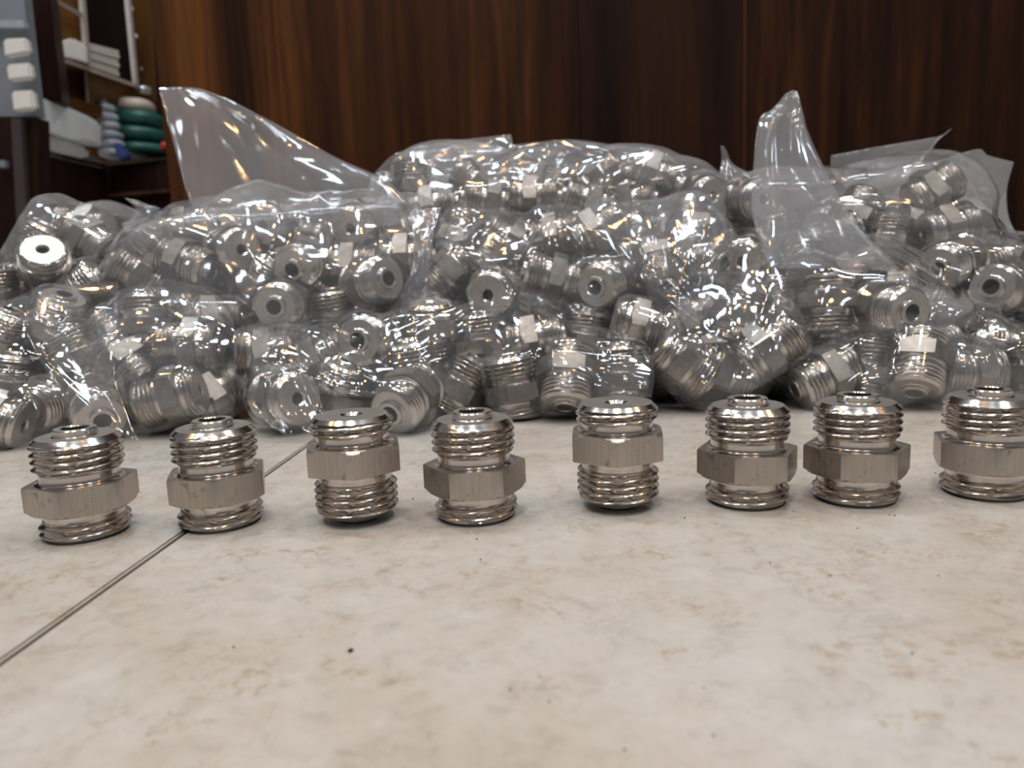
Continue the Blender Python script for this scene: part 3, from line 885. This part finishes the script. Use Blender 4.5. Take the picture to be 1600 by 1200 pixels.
def P3(pts, Y=None):
    return [at(*(q if len(q) == 3 else (q[0], q[1], Y))) for q in pts]
cab = empty('shelf_unit', tuple(at(150, 330, 1.6)))
tag(cab, 'tall open shelf unit of orange plywood and dark wood in the left background', 'shelf')
cab.location.z = 0
def part(name, pts, thick, mat, parent=None, Y=None, bevel=0.0):
    pr = parent or cab
    o = slab(name, P3(pts, Y), thick, mat, None, bevel)
    o.parent = pr
    o.matrix_parent_inverse = Matrix.Translation(-Vector(pr.location))
    return o
part('post', [(33, -25), (75, -25), (97, 160), (60, 152), (53, 148)], (-.02, .06, 0), W_DARK, Y=1.22, bevel=.002)
part('back_panel', [(70, -30, 1.50), (250, -30, 1.95), (255, 215, 1.95), (90, 222, 1.50)], (-.02, .03, 0), W_DARK)
part('side_board', [(78, -20, 1.40), (126, -20, 1.46), (140, 165, 1.46), (98, 160, 1.40)], (-.01, .02, 0), W_ORANGE)
part('edge_band', [(76, -20), (81, -20), (99, 160), (93, 160)], (0, .012, 0), W_EDGE, Y=1.385)
part('edge_band', [(121, -20), (127, -20), (141, 160), (135, 160)], (0, .012, 0), W_EDGE, Y=1.44)
part('edge_band', [(80, 0, 1.38), (84, -4, 1.38), (125, 18, 1.43), (122, 24, 1.43)], (0, .012, 0), W_EDGE)
part('shelf', [(92, 92, 1.36), (140, 108, 1.42), (212, 133, 1.60), (243, 155, 1.72), (243, 172, 1.72), (150, 152, 1.45), (140, 160, 1.42), (136, 106, 1.42), (94, 98, 1.36)], (-.05, .10, 0), W_ORANGE)
part('edge_band', [(92, 90, 1.355), (140, 106, 1.415), (212, 131, 1.595), (212, 136, 1.595), (140, 111, 1.415), (92, 95, 1.355)], (0, .008, 0), W_EDGE)
part('side_board', [(200, -20, 1.66), (236, -20, 1.72), (243, 160, 1.72), (212, 135, 1.62)], (0, .02, 0), W_ORANGE)
part('edge_band', [(192, -20), (199, -20), (213, 135), (207, 133)], (0, .012, 0), W_EDGE, Y=1.60)
part('shelf', [(92, 158, 1.36), (102, 150, 1.36), (160, 166, 1.44), (158, 178, 1.44), (135, 177, 1.42), (96, 166, 1.36)], (-.05, .10, 0), W_ORANGE)
part('side_board', [(134, 178), (156, 178), (158, 250), (136, 240)], (0, .02, 0), W_ORANGE, Y=1.50)
for (x, y) in ((205, 14), (212, 57), (219, 108)):
    bm = bmesh.new(); bmesh.ops.create_icosphere(bm, subdivisions=2, radius=0.005)
    for v in bm.verts: v.co.y *= 0.4
    o = mesh_obj('screw_cap', from_bm(bm, 'screw_cap', W_EDGE, 60), cab); o.location = at(x, y, 1.655) - cab.location
part('edge_band', [(237, -20), (246, -20), (252, 170), (245, 170)], (0, .02, 0), W_DARK, Y=1.60)

cnt = empty('counter', tuple(at(160, 300, 1.35)))
cnt.location.z = 0
tag(cnt, 'low dark polished counter with drawer below the shelf unit at left', 'counter')
part('top', [(55, 232, 1.20), (155, 255, 1.42), (272, 243, 1.46), (272, 247, 1.46), (156, 261, 1.42), (55, 238, 1.20)], (.0, .25, 0.004), W_DARK, cnt)
part('top_edge', [(62, 236, 1.198), (155, 256, 1.416), (268, 245, 1.455), (268, 248, 1.455), (155, 260, 1.416), (62, 240, 1.198)], (0, .004, 0), mat_wood('worn_edge', (.06, .04, .03), (.10, .07, .055), (.16, .12, .10), 1.5), cnt)
part('side_panel', [(60, 241, 1.203), (155, 262, 1.423), (160, 470, 1.423), (70, 520, 1.203)], (.0, .03, 0), W_DARK, cnt)
dr = part('drawer_front', [(158, 262), (271, 250), (275, 296), (160, 305)], (0, .03, 0), W_DARK, cnt, 1.455)
part('rail', [(125, 306), (276, 294), (276, 299), (126, 312)], (0, .02, 0), mat_wood('rail_wood', (.04, .02, .012), (.07, .035, .02), (.11, .06, .035), 1.9), cnt, 1.445)
part('lower_front', [(126, 313), (277, 300), (285, 440), (130, 480)], (0, .03, 0), W_DARK, cnt, 1.46)
part('leg', [(267, 306), (276, 304), (283, 430), (272, 432)], (0, .02, 0), W_ORANGE, cnt, 1.44)

lc = empty('side_cabinet', tuple(at(20, 400, 1.1))); lc.location.z = 0
tag(lc, 'dark cabinet with grey glass upper door at the upper left photo edge', 'cabinet')
part('glass_door', [(-40, -30), (34, -30), (58, 182), (-40, 182)], (0, .02, 0), M_GREY, lc, 1.16)
part('lower_panel', [(-40, 184), (58, 184), (64, 470), (-40, 480)], (0, .03, 0), W_DARK, lc, 1.15)
part('stile', [(16, 184), (33, 184), (48, 440), (30, 440)], (0, .012, 0), plain('greyed_wood', (.055, .04, .042), .3), lc, 1.135, .001)
part('rail', [(-40, 31), (36, 31), (39, 44), (-40, 44)], (0, .012, 0), plain('pale_rail', (.34, .37, .40), .3), lc, 1.145, .001)
part('handle', [(-10, 250), (8, 250), (9, 262), (-10, 262)], (0, .01, 0), M_GREY, lc, 1.13, .001)

def box_px(name, pts, Y, thick, mat, label, cat, group=None, bevel=.003):
    o = slab(name, P3(pts, Y), thick, mat, None, bevel)
    c = Vector((0, 0, 0))
    for v in o.data.vertices: c += v.co
    c /= len(o.data.vertices)
    o.data.transform(Matrix.Translation(-c)); o.location = c
    return tag(o, label, cat, group)
box_px('white_box', [(3, 60), (40, 58), (44, 82), (6, 89)], 1.13, (0, .014, 0), M_PAPER, 'upper white box before the grey glass door at upper left', 'box', 'white boxes by the glass door')
box_px('white_box', [(8, 100), (46, 97), (49, 122), (12, 126)], 1.13, (0, .014, 0), M_PAPER, 'middle white box before the grey glass door at upper left', 'box', 'white boxes by the glass door')
box_px('white_box', [(16, 142), (50, 140), (54, 170), (20, 174)], 1.13, (0, .014, 0), M_PAPER, 'lower white box before the grey glass door at upper left', 'box', 'white boxes by the glass door')
# stack of paper on the shelf: sheaves
st = empty('paper_stack', tuple(at(160, 122, 1.52)))
tag(st, 'stack of white paper on the upper shelf of the left shelf unit', 'paper stack')
for k in range(6):
    f0, f1 = k / 6, (k + 1) / 6 - .02
    L = lambda t: (132 - 3 * t, 101 - 38 * t); Rr = lambda t: (187 + 1 * (t > .9), 120 - 42 * t)
    (x0, y0), (x1, y1), (x2, y2), (x3, y3) = L(f0), Rr(f0), Rr(f1), L(f1)
    sh = (k % 2) * 2
    part('sheaf', [(x0 - sh, y0, 1.46), (x1 - sh, y1, 1.56), (x2 - sh, y2, 1.56), (x3 - sh, y3, 1.46)], (-.045, .06, 0), M_PAPER, st, bevel=.0008)
box_px('paper_bundle', [(87, 66, 1.38), (112, 58, 1.40), (135, 70, 1.42), (136, 100, 1.42), (112, 92, 1.40), (92, 90, 1.38)], None, (-.02, .05, 0), M_PAPER, 'loose white paper bundle left of the paper stack on the shelf', 'paper')
box_px('white_packet', [(57, 152, 1.20), (75, 153, 1.22), (139, 182, 1.30), (138, 222, 1.30), (110, 218, 1.27), (62, 205, 1.20)], None, (-.01, .06, 0), M_WHITE, 'large white plastic packet lying on the dark counter at left', 'packet', bevel=.004)
box_px('white_packet', [(62, 208, 1.22), (110, 219, 1.28), (124, 226, 1.30), (122, 243, 1.30), (66, 234, 1.22)], None, (-.01, .05, 0), M_WHITE, 'smaller white packet under the large one on the counter', 'packet', bevel=.004)

def roll(name, px, py, Y, rx, rz, mat, label, cat, group=None, ry=None, p=2.6):
    """flattened rounded roll"""
    seg, ring = 28, 14
    vs_, fs = [], []
    for j in range(ring + 1):
        a = math.pi * j / ring - math.pi / 2
        cz, cr = math.copysign(abs(math.sin(a)) ** (2 / p), math.sin(a)), abs(math.cos(a)) ** (2 / p)
        for k in range(seg):
            th = 2 * math.pi * k / seg
            wob = 1 + 0.04 * math.sin(3 * th + px) + 0.03 * math.sin(5 * th + py)
            vs_.append((rx * cr * wob * math.cos(th), (ry or rx) * cr * wob * math.sin(th), rz * cz))
    for j in range(ring):
        for k in range(seg):
            a, b = j * seg + k, j * seg + (k + 1) % seg
            fs.append((a, b, b + seg, a + seg))
    o = mesh_obj(name, from_py(name, vs_, fs, mat, 80))
    o.location = at(px, py, Y)
    o.rotation_euler = (0, 0.06, 0)
    return tag(o, label, cat, group)
for k, (x, y, w) in enumerate(((176, 240, 20), (172, 226, 21), (169, 212, 21), (166, 198, 21), (163, 184, 20), (160, 170, 18))):
    roll('wrapped_roll', x, y, 1.50, w * 1.50 / FPX, 8.2 * 1.5 / FPX, M_BLUEW,
         'blue and white wrapped roll, %s from the bottom of the stack by the green cloths' % ORD[k], 'roll', 'stacked blue and white rolls')
roll('wrapped_roll', 153, 150, 1.49, 12 * 1.5 / FPX, 12 * 1.5 / FPX, M_BLUEW, 'topmost small pale blue roll on the stack under the shelf', 'roll', 'stacked blue and white rolls')
box_px('blue_packet', [(176, 222), (184, 223), (200, 243), (196, 250), (182, 248)], 1.45, (0, .02, 0), M_BLUE, 'small dark blue packet beside the stacked rolls on the counter', 'packet')
for k, (x, y, w, h) in enumerate(((226, 236, 42, 11), (220, 212, 36, 13), (218, 188, 34, 13))):
    roll('green_cloth', x, y, 1.56, w * 1.56 / FPX, h * 1.56 / FPX, M_GREEN,
         'folded dark green cloth, %s in the pile on the counter' % ('lowest', 'middle one', 'uppermost')[k], 'cloth', 'pile of green cloths', p=3)
roll('beige_bundle', 210, 168, 1.58, 30 * 1.58 / FPX, 13 * 1.58 / FPX, M_BEIGE, 'beige wrapped bundle on top of the green cloths', 'bundle', p=2.4)
roll('red_cap', 258, 229, 1.50, 7 * 1.5 / FPX, 7 * 1.5 / FPX, M_RED, 'small red cap beside the green cloths', 'cap')
roll('silver_coil', 226, 141, 1.60, 12 * 1.6 / FPX, 6 * 1.6 / FPX, plain('silver_wire', (.6, .6, .6), .2, .9), 'small silver coil on the right end of the shelf edge', 'coil')

# ------------------------------------------------------------------ dirt on the tile
def crumb(px, py, r, label=None):
    bm = bmesh.new(); bmesh.ops.create_icosphere(bm, subdivisions=2, radius=1)
    for v in bm.verts:
        v.co = Vector((v.co.x * r * random.uniform(.8, 1.2), v.co.y * r * 1.5 * random.uniform(.8, 1.2), v.co.z * r * .6))
    return bm
bm = crumb(548, 1018, .0006)
o = mesh_obj('dirt_crumb', from_bm(bm, 'dirt_crumb', M_SPECK, 60)); p = on_floor(548, 1018); o.location = (p.x, p.y, .0003)
tag(o, 'tiny dark crumb alone on the tile in the left foreground', 'crumb')
bm = bmesh.new()
SP = [(797, 1078), (858, 1097), (1100, 1075), (1466, 900), (1297, 900), (976, 1172), (1425, 1022), (745, 843), (751, 875), (625, 884), (1070, 810), (1118, 820), (1340, 826),
      (1390, 805), (1398, 806), (265, 1115), (240, 1160), (232, 1150), (470, 995), (365, 1012), (1203, 880), (1240, 800), (650, 760), (645, 780), (220, 770), (1095, 690), (1462, 740), (1115, 1150)]
for (x, y) in SP:
    p = on_floor(x, y); r = random.uniform(.00016, .00034)
    rt = bmesh.ops.create_icosphere(bm, subdivisions=1, radius=r, matrix=Matrix.Translation((p.x, p.y, r * .5)))
o = mesh_obj('dirt_specks', from_bm(bm, 'dirt_specks', M_SPECK, 60))
tag(o, 'scattered tiny dark dirt specks on the beige tile', 'dirt', kind='stuff')
